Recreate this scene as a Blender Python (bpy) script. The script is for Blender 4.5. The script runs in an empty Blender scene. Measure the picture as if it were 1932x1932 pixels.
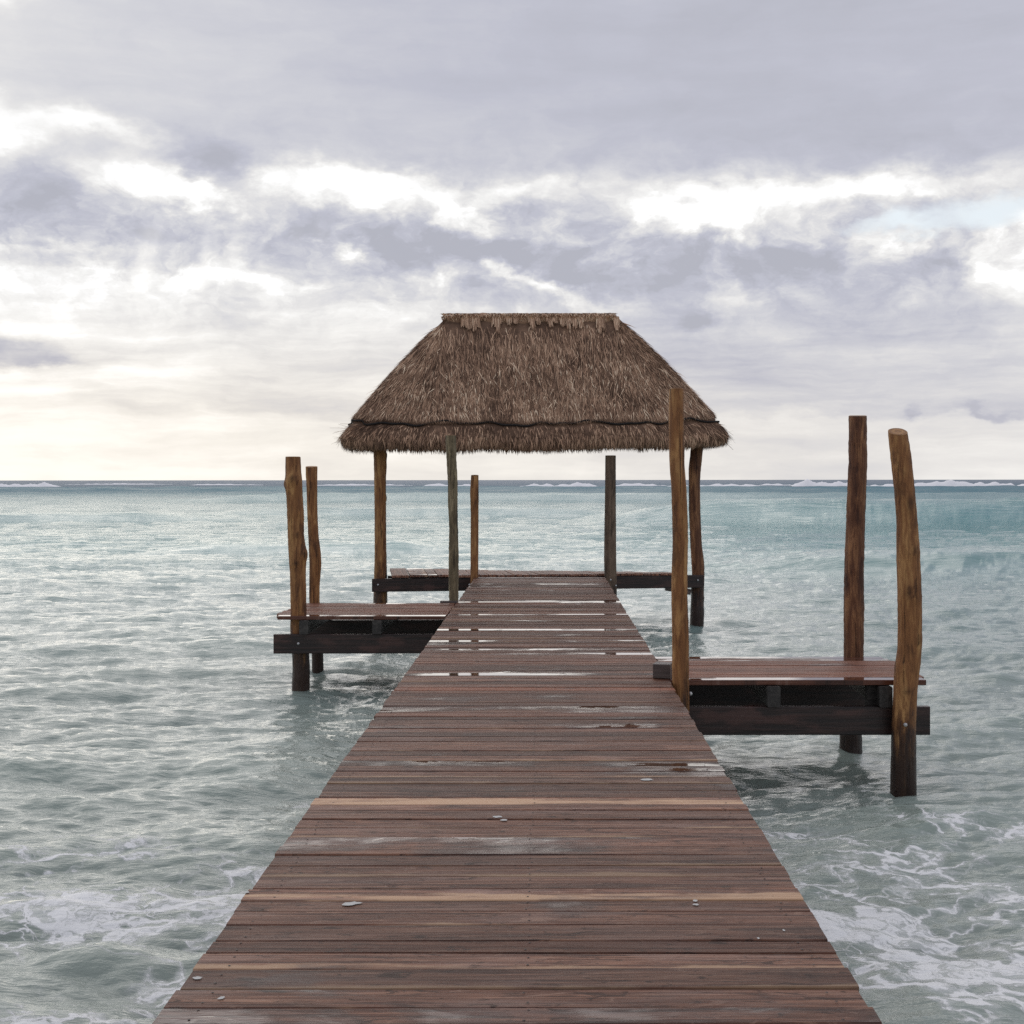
import bpy, math, random
import numpy as np
from mathutils import Vector
random.seed(7); rng = np.random.default_rng(11)
sc = bpy.context.scene
COL = sc.collection
R = math.radians

# ------------------------------------------------------------------ camera
F, UC, VH, HC = 2500.0, 1028.0, 905.5, 1.6      # focal length in px of a 1932 px picture, vanishing point, eye height over deck
cam_d = bpy.data.cameras.new('camera'); cam = bpy.data.objects.new('camera', cam_d); COL.objects.link(cam)
cam.location = (0, 0, HC); cam.rotation_euler = (R(90), R(0.05), 0)
cam_d.sensor_width = 36; cam_d.lens = 36*F/1932; cam_d.shift_x = (966-UC)/1932; cam_d.shift_y = -(966-VH)/1932
cam_d.clip_start = 0.1; cam_d.clip_end = 60000
sc.camera = cam
WZ = -0.93                                       # mean water level, deck top is z = 0

# ------------------------------------------------------------------ node helper
class S:
    """a socket with arithmetic"""
    def __init__(s, nt, sock): s.nt, s.k = nt, sock
    def _m(s, op, *a):
        n = s.nt.nodes.new('ShaderNodeMath'); n.operation = op
        for i, v in enumerate((s,)+a):
            if isinstance(v, S): s.nt.links.new(v.k, n.inputs[i])
            else: n.inputs[i].default_value = float(v)
        return S(s.nt, n.outputs[0])
    def __add__(s, o): return s._m('ADD', o)
    __radd__ = __add__
    def __mul__(s, o): return s._m('MULTIPLY', o)
    __rmul__ = __mul__
    def __sub__(s, o): return s._m('SUBTRACT', o)
    def __rsub__(s, o): return (s*-1.0)+o
    def __truediv__(s, o): return s._m('DIVIDE', o)
    def pow(s, o): return s._m('POWER', o)
    def abs(s): return s._m('ABSOLUTE')
    def mx(s, o): return s._m('MAXIMUM', o)
    def mn(s, o): return s._m('MINIMUM', o)
    def clamp(s): return s.mx(0.0).mn(1.0)
    def step(s, a, b):
        n = s.nt.nodes.new('ShaderNodeMapRange'); n.interpolation_type = 'SMOOTHSTEP'
        s.nt.links.new(s.k, n.inputs[0]); n.inputs[1].default_value = a; n.inputs[2].default_value = b
        return S(s.nt, n.outputs[0])
def val(nt, v):
    n = nt.nodes.new('ShaderNodeValue'); n.outputs[0].default_value = v; return S(nt, n.outputs[0])
def setin(nt, inp, v):
    if isinstance(v, S): nt.links.new(v.k, inp)
    elif isinstance(v, (tuple, list)): inp.default_value = tuple(v)+((1.0,) if len(v) == 3 and len(inp.default_value) == 4 else ())
    else: inp.default_value = v
def comb(nt, x, y, z):
    n = nt.nodes.new('ShaderNodeCombineXYZ')
    for i, v in enumerate((x, y, z)): setin(nt, n.inputs[i], v)
    return S(nt, n.outputs[0])
def sep(nt, v):
    n = nt.nodes.new('ShaderNodeSeparateXYZ'); nt.links.new(v.k, n.inputs[0]); return [S(nt, o) for o in n.outputs]
def noise(nt, vec, scale=1.0, detail=4, rough=.55, dist=0.0, color=False, kind='FBM'):
    n = nt.nodes.new('ShaderNodeTexNoise'); n.noise_type = kind
    nt.links.new(vec.k, n.inputs['Vector']); n.inputs['Scale'].default_value = scale
    n.inputs['Detail'].default_value = detail; n.inputs['Roughness'].default_value = rough; n.inputs['Distortion'].default_value = dist
    return S(nt, n.outputs['Color' if color else 'Fac'])
def ramp(nt, fac, pts, interp='LINEAR'):
    n = nt.nodes.new('ShaderNodeValToRGB'); n.color_ramp.interpolation = interp
    nt.links.new(fac.k, n.inputs[0]); e = n.color_ramp.elements
    while len(e) < len(pts): e.new(0.5)
    for i, (p, c) in enumerate(pts):
        e[i].position = p; e[i].color = (c, c, c, 1) if not isinstance(c, (tuple, list)) else tuple(c)+(1,)
    return S(nt, n.outputs[0])
def mix(nt, f, a, b, blend='MIX'):
    n = nt.nodes.new('ShaderNodeMix'); n.data_type = 'RGBA'; n.blend_type = blend; n.clamp_factor = True
    setin(nt, n.inputs[0], f); setin(nt, n.inputs[6], a); setin(nt, n.inputs[7], b)
    return S(nt, n.outputs[2])

# ------------------------------------------------------------------ sky, sun, exposure
SUN_AZ, SUN_EL = R(-22), R(30)
w = bpy.data.worlds.new('World'); sc.world = w; w.use_nodes = True
nt = w.node_tree; nt.nodes.clear()
out = nt.nodes.new('ShaderNodeOutputWorld'); bg = nt.nodes.new('ShaderNodeBackground')
nt.links.new(bg.outputs[0], out.inputs[0])
sky = nt.nodes.new('ShaderNodeTexSky'); sky.sky_type = 'NISHITA'; sky.sun_disc = False
sky.sun_elevation = SUN_EL; sky.sun_rotation = SUN_AZ
tc = nt.nodes.new('ShaderNodeTexCoord'); D = S(nt, tc.outputs['Generated'])
x, y, z = sep(nt, D)
az = x._m('ARCTAN2', y); el = z.mx(-1.0).mn(1.0)._m('ARCSINE')
U = az*2.5+1.028; V = el*-2.5+.9055
zz = z.mx(0.0)
plan = comb(nt, x/(zz+.11), y/(zz+.11), zz*2.0)                # a flat cloud layer seen from below
ang = comb(nt, U, V*1.9, 0.0)
wn = noise(nt, ang, 3.2, 6, .6, color=True); wr, wg, wb = sep(nt, wn)
wn2 = noise(nt, ang, 11, 5, .6, color=True); vr, vg, vb = sep(nt, wn2)
U2 = U+(wr-.5)*.22+(vr-.5)*.13
V2 = V+(wg-.5)*.10+(vg-.5)*.065
def blob(u, v, su, sv, amp, rot=0.0, U=None, V=None):
    U = U or U2; V = V or V2
    du, dv = U-u, V-v
    if rot:
        c, s_ = math.cos(R(rot)), math.sin(R(rot))
        du, dv = du*c+dv*s_, dv*c-du*s_
    du = du*(1/su); dv = dv*(1/sv)
    r2 = (du*du+dv*dv)
    return (r2*-1.0)._m('EXPONENT')*amp
Vr = V2.clamp()
base = blob(-.1, .80, .5, .13, .17, U=U, V=V)+ramp(nt, Vr, [(0, .20), (.30, .26), (.37, .44), (.50, .42), (.60, .50), (.70, .50), (.77, .46), (.80, .62), (.905, .66)], 'EASE')
left = blob(-.25, .75, .95, .55, .34, U=U, V=V)
fld = base+left
BL = [(.0, .0, .5, .30, .26), (1.95, .1, .9, .3, -.14),
 (.04, .075, .06, .03, .55), (.0, .30, .10, .04, .75), (.19, .285, .12, .018, .45, 8), (.35, .392, .12, .026, 1.1, 8),
 (.67, .372, .17, .032, 1.2, 2), (.87, .415, .09, .03, .9, 20), (1.02, .355, .12, .02, .45), (1.33, .42, .17, .035, .8, 4),
 (1.62, .385, .28, .022, .75), (1.88, .50, .10, .075, .8), (1.68, .47, .07, .03, .5), (.655, .475, .03, .018, .7), (1.02, .545, .13, .012, .6, 12),
 (.08, .545, .2, .02, .5), (.42, .545, .2, .012, .4), (.0, .73, .3, .035, .3), (.15, .50, .2, .01, .3),
 (.10, .40, .17, .055, -.5), (.43, .345, .10, .035, -.65, 25), (.25, .475, .3, .045, -.42), (.75, .475, .25, .04, -.42, 10),
 (1.02, .50, .22, .03, -.62, 13), (.98, .395, .07, .02, -.2), (1.20, .455, .12, .03, -.25), (1.52, .53, .22, .06, -.3, 12),
 (1.72, .50, .08, .035, -.35, 30), (1.30, .605, .035, .02, -.5), (1.5, .66, .45, .07, -.12), (.04, .665, .10, .03, -.75, 8),
 (1.72, .785, .025, .012, -.40), (1.84, .787, .05, .009, -.35), (1.27, .40, .05, .012, -.3), (.14, .69, .06, .008, -.3)]
for b in BL: fld = fld+blob(*b)
# texture of the clouds: strongest in the broken belt, soft in the high sheet
belt = blob(1.0, .48, 3.0, .13, 1.0, U=U, V=V)
n1 = noise(nt, comb(nt, U+(wr-.5)*.3, V*1.25+(wg-.5)*.2, 0.0), 7, 8, .60)-.5
n2 = noise(nt, plan, .9, 6, .55)-.5
n3 = noise(nt, comb(nt, U*1.0, V*7.0, 3.3), 3.0, 5, .55)-.5
n5 = noise(nt, comb(nt, U+(wr-.5)*.3, V*1.15+(wg-.5)*.25, 1.0), 13, 8, .60)-.5
lowb = blob(1.0, .70, 3.0, .14, 1.0, U=U, V=V)
n6 = noise(nt, comb(nt, U+(wr-.5)*.3, V*9.0+(wg-.5)*.6, 6.0), 3.2, 7, .62)-.5
n8 = noise(nt, comb(nt, U+(wr-.5)*.5, V*3.2+(wg-.5)*.5, 9.0), 2.6, 5, .55)-.5
fld = fld+n8*.42
fld = fld-fld.step(.8, 1.5)*.32
bil = (noise(nt, comb(nt, U+(wr-.5)*.2, V*1.4+(wb-.5)*.2, 4.0), 9, 7, .55)-.5).abs()*4.0
fld = fld+(bil-.32)*belt*.42
fld = fld+n1*(belt*1.7+.12)+n5*(belt*1.3+.06)+n2*.36+n3*.22+n6*(lowb*.75+.12)+.05
colr = ramp(nt, fld*.8, [(0, (.46, .47, .535)), (.20, (.53, .54, .62)), (.38, (.65, .655, .70)), (.54, (.78, .775, .78)), (.68, (.91, .905, .895)), (.80, (1, 1, 1))])
boost = fld.step(.85, 1.35)
c2 = mix(nt, boost*.9, colr, (1.25, 1.24, 1.22))
gap = blob(1.84, .435, .15, .028, 1.3)+blob(1.66, .445, .07, .016, 1.0)
gap = (gap-.3).clamp()
skyc = nt.nodes.new('ShaderNodeMix'); skyc.data_type = 'RGBA'; skyc.blend_type = 'MULTIPLY'; skyc.inputs[0].default_value = 1
nt.links.new(sky.outputs[0], skyc.inputs[6]); skyc.inputs[7].default_value = (.10, .10, .10, 1)
clear = mix(nt, .72, S(nt, skyc.outputs[2]), (.93, .98, 1.0))
c2 = mix(nt, gap, c2, clear)
warm = V.step(.52, .86)*(1.0-U.step(-.2, 2.4)*.75)
c2 = mix(nt, warm*.9, c2, mix(nt, 1.0, c2, (1.03, .965, .87), 'MULTIPLY'))
fan = (U-.50)/(V+.25)
rays = blob(.40, .52, .18, .09, .40, U=U, V=V)*V.step(.40, .46)*noise(nt, comb(nt, fan, 0.0, 0.0), 9, 2, .5).step(.42, .66)
c2 = mix(nt, rays, c2, (1.1, 1.08, 1.04))
below = (z*-1.0).step(0, .02)
c2 = mix(nt, below, c2, (.25, .28, .28))
nt.links.new(c2.k, bg.inputs[0]); bg.inputs[1].default_value = 1.0

sd = bpy.data.lights.new('sun', 'SUN'); sd.energy = .9; sd.angle = R(75); sd.color = (1, .94, .84)
so = bpy.data.objects.new('sun', sd); COL.objects.link(so)
sv = Vector((math.sin(SUN_AZ)*math.cos(SUN_EL), math.cos(SUN_AZ)*math.cos(SUN_EL), math.sin(SUN_EL)))
so.rotation_euler = sv.to_track_quat('Z', 'Y').to_euler()
vs = sc.view_settings; vs.view_transform = 'Standard'; vs.look = 'None'; vs.exposure = 0; vs.gamma = 1; vs.use_curve_mapping = False
sc.render.engine = 'CYCLES'
sc.cycles.use_denoising = False; sc.cycles.max_bounces = 6; sc.cycles.diffuse_bounces = 3; sc.cycles.glossy_bounces = 4

# ------------------------------------------------------------------ object helpers
def tag(o, label=None, cat=None, group=None, kind=None):
    if label: o['label'] = label
    if cat: o['category'] = cat
    if group: o['group'] = group
    if kind: o['kind'] = kind
    return o
def empty(name, loc=(0, 0, 0), rz=0.0):
    o = bpy.data.objects.new(name, None); COL.objects.link(o); o.location = loc; o.rotation_euler = (0, 0, rz)
    o.empty_display_size = .3; return o
def mesh(name, v, f, mat, smooth=False):
    me = bpy.data.meshes.new(name)
    v = np.asarray(v, dtype=np.float32)
    if isinstance(f, np.ndarray):
        k = f.shape[1]
        me.vertices.add(len(v)); me.vertices.foreach_set('co', v.ravel())
        me.loops.add(f.size); me.loops.foreach_set('vertex_index', f.astype(np.int32).ravel())
        me.polygons.add(len(f)); me.polygons.foreach_set('loop_start', np.arange(0, f.size, k, dtype=np.int32))
        me.polygons.foreach_set('loop_total', np.full(len(f), k, dtype=np.int32))
        me.update(calc_edges=True)
    else:
        me.from_pydata([tuple(map(float, p)) for p in v], [], f)
    me.materials.append(mat)
    if smooth: me.polygons.foreach_set('use_smooth', np.ones(len(me.polygons), dtype=bool))
    me.update(); return me
def link(name, me, parent=None, loc=(0, 0, 0), rot=(0, 0, 0)):
    o = bpy.data.objects.new(name, me); COL.objects.link(o); o.location = loc; o.rotation_euler = rot
    if parent: o.parent = parent
    return o
def boxmesh(name, L, W, H, mat, bev=.004, nx=8, warp=.0, ragged=.0):
    """a timber along x: cross-section with chamfered edges, slightly warped, top at z = 0"""
    prof = [(-W/2, -bev), (-W/2+bev, 0), (W/2-bev, 0), (W/2, -bev), (W/2, -H+bev), (W/2-bev, -H), (-W/2+bev, -H), (-W/2, -H+bev)]
    v, f = [], []
    a1, a2, p1, p2 = random.uniform(-1, 1)*warp, random.uniform(-1, 1)*warp, random.uniform(0, 6), random.uniform(0, 6)
    e0, e1 = random.uniform(-ragged, ragged), random.uniform(-ragged, ragged)
    for i in range(nx+1):
        t = i/nx; xx = -L/2+e0+(L+e1-e0)*t
        dy = a1*math.sin(3.1*t+p1); dz = a2*math.sin(2.5*t+p2)*.5
        for (py, pz) in prof: v.append((xx, py+dy, pz+dz))
    for i in range(nx):
        for k in range(8):
            a, b = i*8+k, i*8+(k+1) % 8
            f.append((a, a+8, b+8, b))
    f.append(tuple(range(8))); f.append(tuple(range(nx*8+7, nx*8-1, -1)))
    return mesh(name, v, f, mat)

# ------------------------------------------------------------------ materials
def new_mat(name):
    m = bpy.data.materials.new(name); m.use_nodes = True; n = m.node_tree
    return m, n, n.nodes['Principled BSDF']
def bump(nt, h, strength, dist, P):
    b = nt.nodes.new('ShaderNodeBump'); b.inputs['Strength'].default_value = strength; b.inputs['Distance'].default_value = dist
    nt.links.new(h.k, b.inputs['Height']); nt.links.new(b.outputs[0], P.inputs['Normal']); return b

def mat_deck():
    m, nt, P = new_mat('wet_hardwood_plank')
    tc = nt.nodes.new('ShaderNodeTexCoord'); oi = nt.nodes.new('ShaderNodeObjectInfo'); ge = nt.nodes.new('ShaderNodeNewGeometry')
    ox, oy, oz = sep(nt, S(nt, tc.outputs['Object'])); rnd = S(nt, oi.outputs['Random'])
    sc_ = nt.nodes.new('ShaderNodeSeparateColor'); nt.links.new(oi.outputs['Color'], sc_.inputs[0])
    tone, sap, wet = [S(nt, sc_.outputs[i]) for i in range(3)]; red = S(nt, oi.outputs['Alpha'])
    off = rnd*137.0
    grain = noise(nt, comb(nt, ox*1.1+off, oy*42.0, oz*42.0+off), 1.0, 5, .65, .6)
    fine = noise(nt, comb(nt, ox*5.0+off, oy*160.0, off), 1.0, 3, .6)
    wide = noise(nt, comb(nt, ox*1.2+off, oy*5.0, off), 1.3, 4, .55, .4)
    c = ramp(nt, grain, [(.33, (.035, .016, .012)), (.44, (.125, .064, .045)), (.54, (.225, .128, .090)), (.68, (.38, .24, .17))])
    c = mix(nt, (wide.step(.48, .68))*.6, c, (.25, .19, .17))                 # dried grey bloom
    c = mix(nt, (wide*-1.0+1.0).step(.56, .72)*.75, c, (.075, .045, .036))       # damp dark streaks
    st = noise(nt, comb(nt, ox*2.6+off, oy*16.0, off), 1.0, 6, .7, .8)
    c = mix(nt, st.step(.56, .66)*.7, c, (.045, .026, .022))
    c = mix(nt, (1.0-st).step(.58, .70)*.5, c, (.38, .27, .20))
    c = mix(nt, red*.75, c, (.27, .10, .05), 'MIX')
    sp1 = noise(nt, comb(nt, ox*7.0+off, oy*26.0, off+3.0), 1.0, 5, .7, 1.0)
    c = mix(nt, sp1.step(.575, .635)*.8, c, (.035, .018, .013))
    c = mix(nt, (1.0-sp1).step(.57, .66)*.45, c, (.40, .30, .24))
    hl = noise(nt, comb(nt, ox*2.0+off, oy*95.0, off), 1.0, 4, .6).step(.56, .62)
    c = mix(nt, hl*.6, c, (.05, .028, .022))
    # sapwood: a tan stripe along the near edge of some boards
    yy = oy*(1/.073)+(noise(nt, comb(nt, ox*1.3+off, oy*3.0, off), 1.0, 5, .65)-.5)*2.4
    sapm = ((yy*-1.0)+(sap*2.6-1.85)).step(0, .35)*sap.step(.02, .12)
    sapm = sapm*(noise(nt, comb(nt, ox*1.5+off, oy*12.0, off+4.0), 1.0, 5, .65).step(.38, .55)*.85+.15)
    sc2 = mix(nt, fine, (.28, .19, .115), (.53, .43, .31))
    c = mix(nt, sapm, c, sc2)
    tn = tone*1.45+.07
    c = mix(nt, 1.0, c, comb(nt, tn*1.16, tn*.97, tn*.88), 'MULTIPLY')
    # rain water: damp film and shallow puddles lying across the boards
    px, py, pz = sep(nt, S(nt, ge.outputs['Position']))
    pn = noise(nt, comb(nt, px*.75+py*.03, py*1.6, 0.0), 1.0, 5, .6, .5)
    pn2 = noise(nt, comb(nt, px*6.0, py*22.0, 2.0), 1.0, 3, .6)
    f_ = (pn-.5)*1.6+.5+(pn2-.5)*.16+wet*.62-.27
    damp = f_.step(.48, .60); film = f_.step(.58, .68); pud = f_.step(.69, .72)
    upm = sep(nt, S(nt, ge.outputs['Normal']))[2].step(.5, .9)
    pud = pud*upm
    c = mix(nt, damp*.75, c, mix(nt, 1.0, c, (.40, .37, .42), 'MULTIPLY'))
    knots = noise(nt, comb(nt, ox*3.0+off, oy*14.0, off), 1.6, 2, .5).step(.74, .80)
    c = mix(nt, knots*.7, c, (.05, .025, .015))
    nt.links.new(c.k, P.inputs['Base Color'])
    ro = fine*.25+.44-damp*.12
    ro = ro*(1.0-film)+film*.20
    ro = ro*(1.0-pud)+pud*.03
    nt.links.new(ro.k, P.inputs['Roughness'])
    sp = film*.14+pud*.16+.20; nt.links.new(sp.k, P.inputs['Specular IOR Level'])
    hh = (grain*.7+fine*.4+st*.5)*(1.0-film*.6)*(1.0-pud*.95)
    bump(nt, hh, .9, .005, P)
    return m

def mat_timber(name, c0, c1, ro=.45):
    m, nt, P = new_mat(name)
    tc = nt.nodes.new('ShaderNodeTexCoord'); oi = nt.nodes.new('ShaderNodeObjectInfo')
    ox, oy, oz = sep(nt, S(nt, tc.outputs['Object'])); off = S(nt, oi.outputs['Random'])*53.0
    g = noise(nt, comb(nt, ox*2.2+off, oy*35.0, oz*35.0), 1.0, 5, .6, .4)
    w_ = noise(nt, comb(nt, ox*2.0+off, oy*3.0, oz*6.0), 1.0, 4, .6)
    c = mix(nt, g.step(.3, .75), c0, c1)
    c = mix(nt, w_.step(.52, .66)*.6, c, tuple(a*2.3 for a in c1))
    nt.links.new(c.k, P.inputs['Base Color']); P.inputs['Roughness'].default_value = ro
    bump(nt, g, .5, .006, P); return m

def mat_log(name, dark, mid, light, streak=.5, moss=0.0):
    m, nt, P = new_mat(name)
    tc = nt.nodes.new('ShaderNodeTexCoord'); ge = nt.nodes.new('ShaderNodeNewGeometry'); oi = nt.nodes.new('ShaderNodeObjectInfo')
    ox, oy, oz = sep(nt, S(nt, tc.outputs['Object'])); off = S(nt, oi.outputs['Random'])*31.0
    px, py, pz = sep(nt, S(nt, ge.outputs['Position']))
    g = noise(nt, comb(nt, ox*26.0+off, oy*26.0, oz*2.6), 1.0, 6, .65, .5)
    p = noise(nt, comb(nt, ox*9.0+off, oy*9.0, oz*2.2), 1.0, 5, .65, .3)
    f = noise(nt, comb(nt, ox*90.0+off, oy*90.0, oz*6.0), 1.0, 3, .6)
    c = ramp(nt, g*.6+p*.4, [(.32, dark), (.5, mid), (.66, light)])
    c = mix(nt, p.step(.56, .68)*streak, c, tuple(min(1, a*1.25) for a in light))
    c = mix(nt, (1.0-p).step(.54, .64)*.8, c, dark)
    bl = noise(nt, comb(nt, ox*4.0+off, oy*4.0, oz*1.6+off), 1.0, 6, .7, .4)
    c = mix(nt, bl.step(.55, .68)*.6, c, tuple(a*.75 for a in dark))
    cr = noise(nt, comb(nt, ox*45.0+off, oy*45.0, oz*1.1+off), 1.0, 4, .55)
    c = mix(nt, cr.step(.63, .69)*.75, c, tuple(a*.3 for a in dark))
    if moss: c = mix(nt, f.step(.5, .7)*moss, c, (.11, .11, .05))
    wetm = (pz+(g-.5)*.5+(p-.5)*1.2).step(.02, -.60)                                  # soaked below the deck
    c = mix(nt, wetm*.93, c, (.022, .013, .012))
    ka = nt.nodes.new('ShaderNodeAttribute'); ka.attribute_name = 'knot'
    c = mix(nt, (S(nt, ka.outputs['Fac'])*(f*.8+.5)).clamp()*.9, c, tuple(a*.35 for a in dark))
    nt.links.new(c.k, P.inputs['Base Color'])
    ro = (1.0-wetm)*.38+.27; nt.links.new(ro.k, P.inputs['Roughness'])
    P.inputs['Specular IOR Level'].default_value = .35
    bump(nt, g*.6+f*.4-cr.step(.60, .70)*.5, 1.0, .016, P); return m
def mat_cut(name):
    m, nt, P = new_mat(name)
    tc = nt.nodes.new('ShaderNodeTexCoord'); ox, oy, oz = sep(nt, S(nt, tc.outputs['Object']))
    n = noise(nt, comb(nt, ox*20.0, oy*20.0, 0.0), 1.0, 4, .6)
    r = ((ox*ox+oy*oy)._m('SQRT')*140.0+n*5.0)._m('SINE')*.5+.5
    c = mix(nt, r*.6+n*.4, (.20, .085, .025), (.44, .23, .08)); nt.links.new(c.k, P.inputs['Base Color']); P.inputs['Roughness'].default_value = .6
    return m
def mat_plain(name, c, ro=.5, metal=0.0):
    m, nt, P = new_mat(name)
    tc = nt.nodes.new('ShaderNodeTexCoord'); n = noise(nt, S(nt, tc.outputs['Object']), 30, 3)
    k = mix(nt, n, tuple(a*.75 for a in c), tuple(min(1, a*1.2) for a in c)); nt.links.new(k.k, P.inputs['Base Color'])
    P.inputs['Roughness'].default_value = ro; P.inputs['Metallic'].default_value = metal; return m
def mat_thatch():
    m, nt, P = new_mat('dry_palm_thatch')
    at = nt.nodes.new('ShaderNodeAttribute'); at.attribute_name = 'shade'; s = S(nt, at.outputs['Fac'])
    tc = nt.nodes.new('ShaderNodeTexCoord'); ov = S(nt, tc.outputs['Object'])
    n = noise(nt, ov, 1.3, 4, .6)
    n2 = noise(nt, ov, 60, 3, .6); nA = noise(nt, ov, 5.5, 4, .65)
    c = ramp(nt, s*.70+(n-.5)*.75+(nA-.5)*.55+(n2-.5)*.2+.12, [(0, (.07, .040, .026)), (.25, (.19, .116, .078)), (.5, (.42, .258, .168)), (.75, (.68, .46, .31)), (1, (.90, .72, .52))])
    nt.links.new(c.k, P.inputs['Base Color']); P.inputs['Roughness'].default_value = .75
    P.inputs['Specular IOR Level'].default_value = .2
    return m
M_DECK = mat_deck()
M_BEAM = mat_timber('dark_wet_beam', (.007, .004, .004), (.042, .019, .015), .42)
M_BLOCK = mat_timber('grey_timber', (.05, .04, .037), (.13, .10, .09), .5)
M_JOIST = mat_timber('greenish_joist', (.014, .012, .011), (.045, .040, .036), .5)
M_GOLD = mat_log('golden_log', (.085, .034, .014), (.27, .118, .042), (.47, .26, .10), .5)
M_RED = mat_log('red_brown_log', (.055, .020, .011), (.15, .062, .029), (.38, .19, .085), .35)
M_GREY = mat_log('grey_green_log', (.05, .040, .026), (.17, .135, .08), (.36, .30, .18), .45, .35)
M_BROWN = mat_log('dull_brown_log', (.07, .048, .032), (.16, .11, .075), (.25, .18, .125), .2)
M_CUT = mat_cut('sawn_log_end')
M_STEEL = mat_plain('galvanised_steel', (.5, .5, .5), .4, .8)
M_DROP = mat_plain('white_dropping', (.5, .5, .48), .6)
M_NAIL = mat_plain('rusty_nail', (.035, .02, .015), .5)
M_THATCH = mat_thatch()
M_ROPE = mat_plain('black_rope', (.012, .009, .008), .8)

# ------------------------------------------------------------------ water: spectrum waves on a grid that widens with distance
def fft_tile(N, L, peak, amp, wind, spread, kmin, kmax, seed, chop, power=3.4):
    g = np.random.default_rng(seed)
    k1 = np.fft.fftfreq(N, d=L/N)*2*np.pi
    kx, ky = np.meshgrid(k1, k1)
    k = np.hypot(kx, ky); k[0, 0] = 1
    kp = 2*np.pi/peak
    sp = np.exp(-1.25*(kp/k)**2)/k**power
    cosd = (kx*wind[0]+ky*wind[1])/k
    sp = sp*(spread+(1-spread)*np.clip(cosd, 0, 1)**2+.06*np.clip(-cosd, 0, 1)**2)*((k > kmin) & (k < kmax))
    sp[0, 0] = 0
    h = (g.normal(size=(N, N))+1j*g.normal(size=(N, N)))*np.sqrt(sp)
    H = np.fft.ifft2(h).real; s_ = amp/H.std()
    Hx = np.fft.ifft2(1j*kx/k*h).real*s_*chop; Hy = np.fft.ifft2(1j*ky/k*h).real*s_*chop
    return H*s_, Hx, Hy
def samp(T, L, x, y):
    N = T.shape[0]; fx = (x/L*N); fy = (y/L*N); ix = np.floor(fx).astype(np.int64); iy = np.floor(fy).astype(np.int64)
    tx = fx-ix; ty = fy-iy; a = ix % N; b = (ix+1) % N; c = iy % N; d = (iy+1) % N
    return (T[c, a]*(1-tx)+T[c, b]*tx)*(1-ty)+(T[d, a]*(1-tx)+T[d, b]*tx)*ty
LA, LB = 23.7, 131.0
TA = fft_tile(1024, LA, 1.7, .026, (.25, -.97), .14, 2*np.pi/5.0, 2*np.pi/.07, 3, 1.0, 3.6)
TB = fft_tile(1024, LB, 9.0, .045, (.10, -.99), .08, 2*np.pi/30, 2*np.pi/1.6, 5, 1.0, 3.8)
def sstep(a, b, x): t = np.clip((x-a)/(b-a), 0, 1); return t*t*(3-2*t)
# (x from, x to, y crest, height, back width, face width, slant)
SWELLS = [(6, 90, 82, 1.35, 10, 5.0, .02), (-60, -20, 84, .40, 8, 3, -.03), (-22, 4, 96, .5, 8, 4, .0), (7, 60, 38, .55, 6, 2.8, .03), (-14, -3, 48, .16, 5, 2, -.02), (-40, 90, 165, .9, 16, 8, .01),
          (-300, 400, 330, 1.1, 30, 16, .01), (-5, -1.8, 11.5, .07, 1.6, .8, .22), (-8, -3, 20, .10, 3, 1.2, .05), (2.2, 9, 13.0, .06, 2, 1, -.1), (2.2, 9, 8.6, .07, 1.4, .7, -.22), (-6, -1.5, 8.4, .06, 1.4, .7, .18)]
def height(x, y, dist):
    near = 1/(1+(dist/55)**2)
    xs_ = x*.62+y*.06
    h = samp(TA[0], LA, xs_, y)*(.35+.65*near)+samp(TB[0], LB, x, y)*(.5+.5*sstep(8, 40, dist))
    dx = samp(TA[1], LA, xs_, y)*near*.6+samp(TB[1], LB, x, y)*.5
    dy = samp(TA[2], LA, xs_, y)*near+samp(TB[2], LB, x, y)*.5
    wob = samp(TB[0], LB, x*.35+7, y*.0+31)*14
    calm = np.zeros_like(x)
    for (x0, x1, yc, hh, bw, fw, sl) in SWELLS:
        m = sstep(x0-.06*yc, x0+.06*yc, x)*(1-sstep(x1-(x1-x0)*.2, x1+(x1-x0)*.15, x))
        t = y-(yc+sl*(x-(x0+x1)/2)+wob*yc/80)
        s_ = np.where(t < 0, np.exp(-(t/fw)**2), np.exp(-(t/bw)**2))*m*hh
        h = h+s_
        if hh > .15: calm = np.maximum(calm, m*np.exp(-((t+fw*.8)/(fw*.9))**2))
    h = h*(1-.0*calm)
    return h, dx, dy, calm
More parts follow.
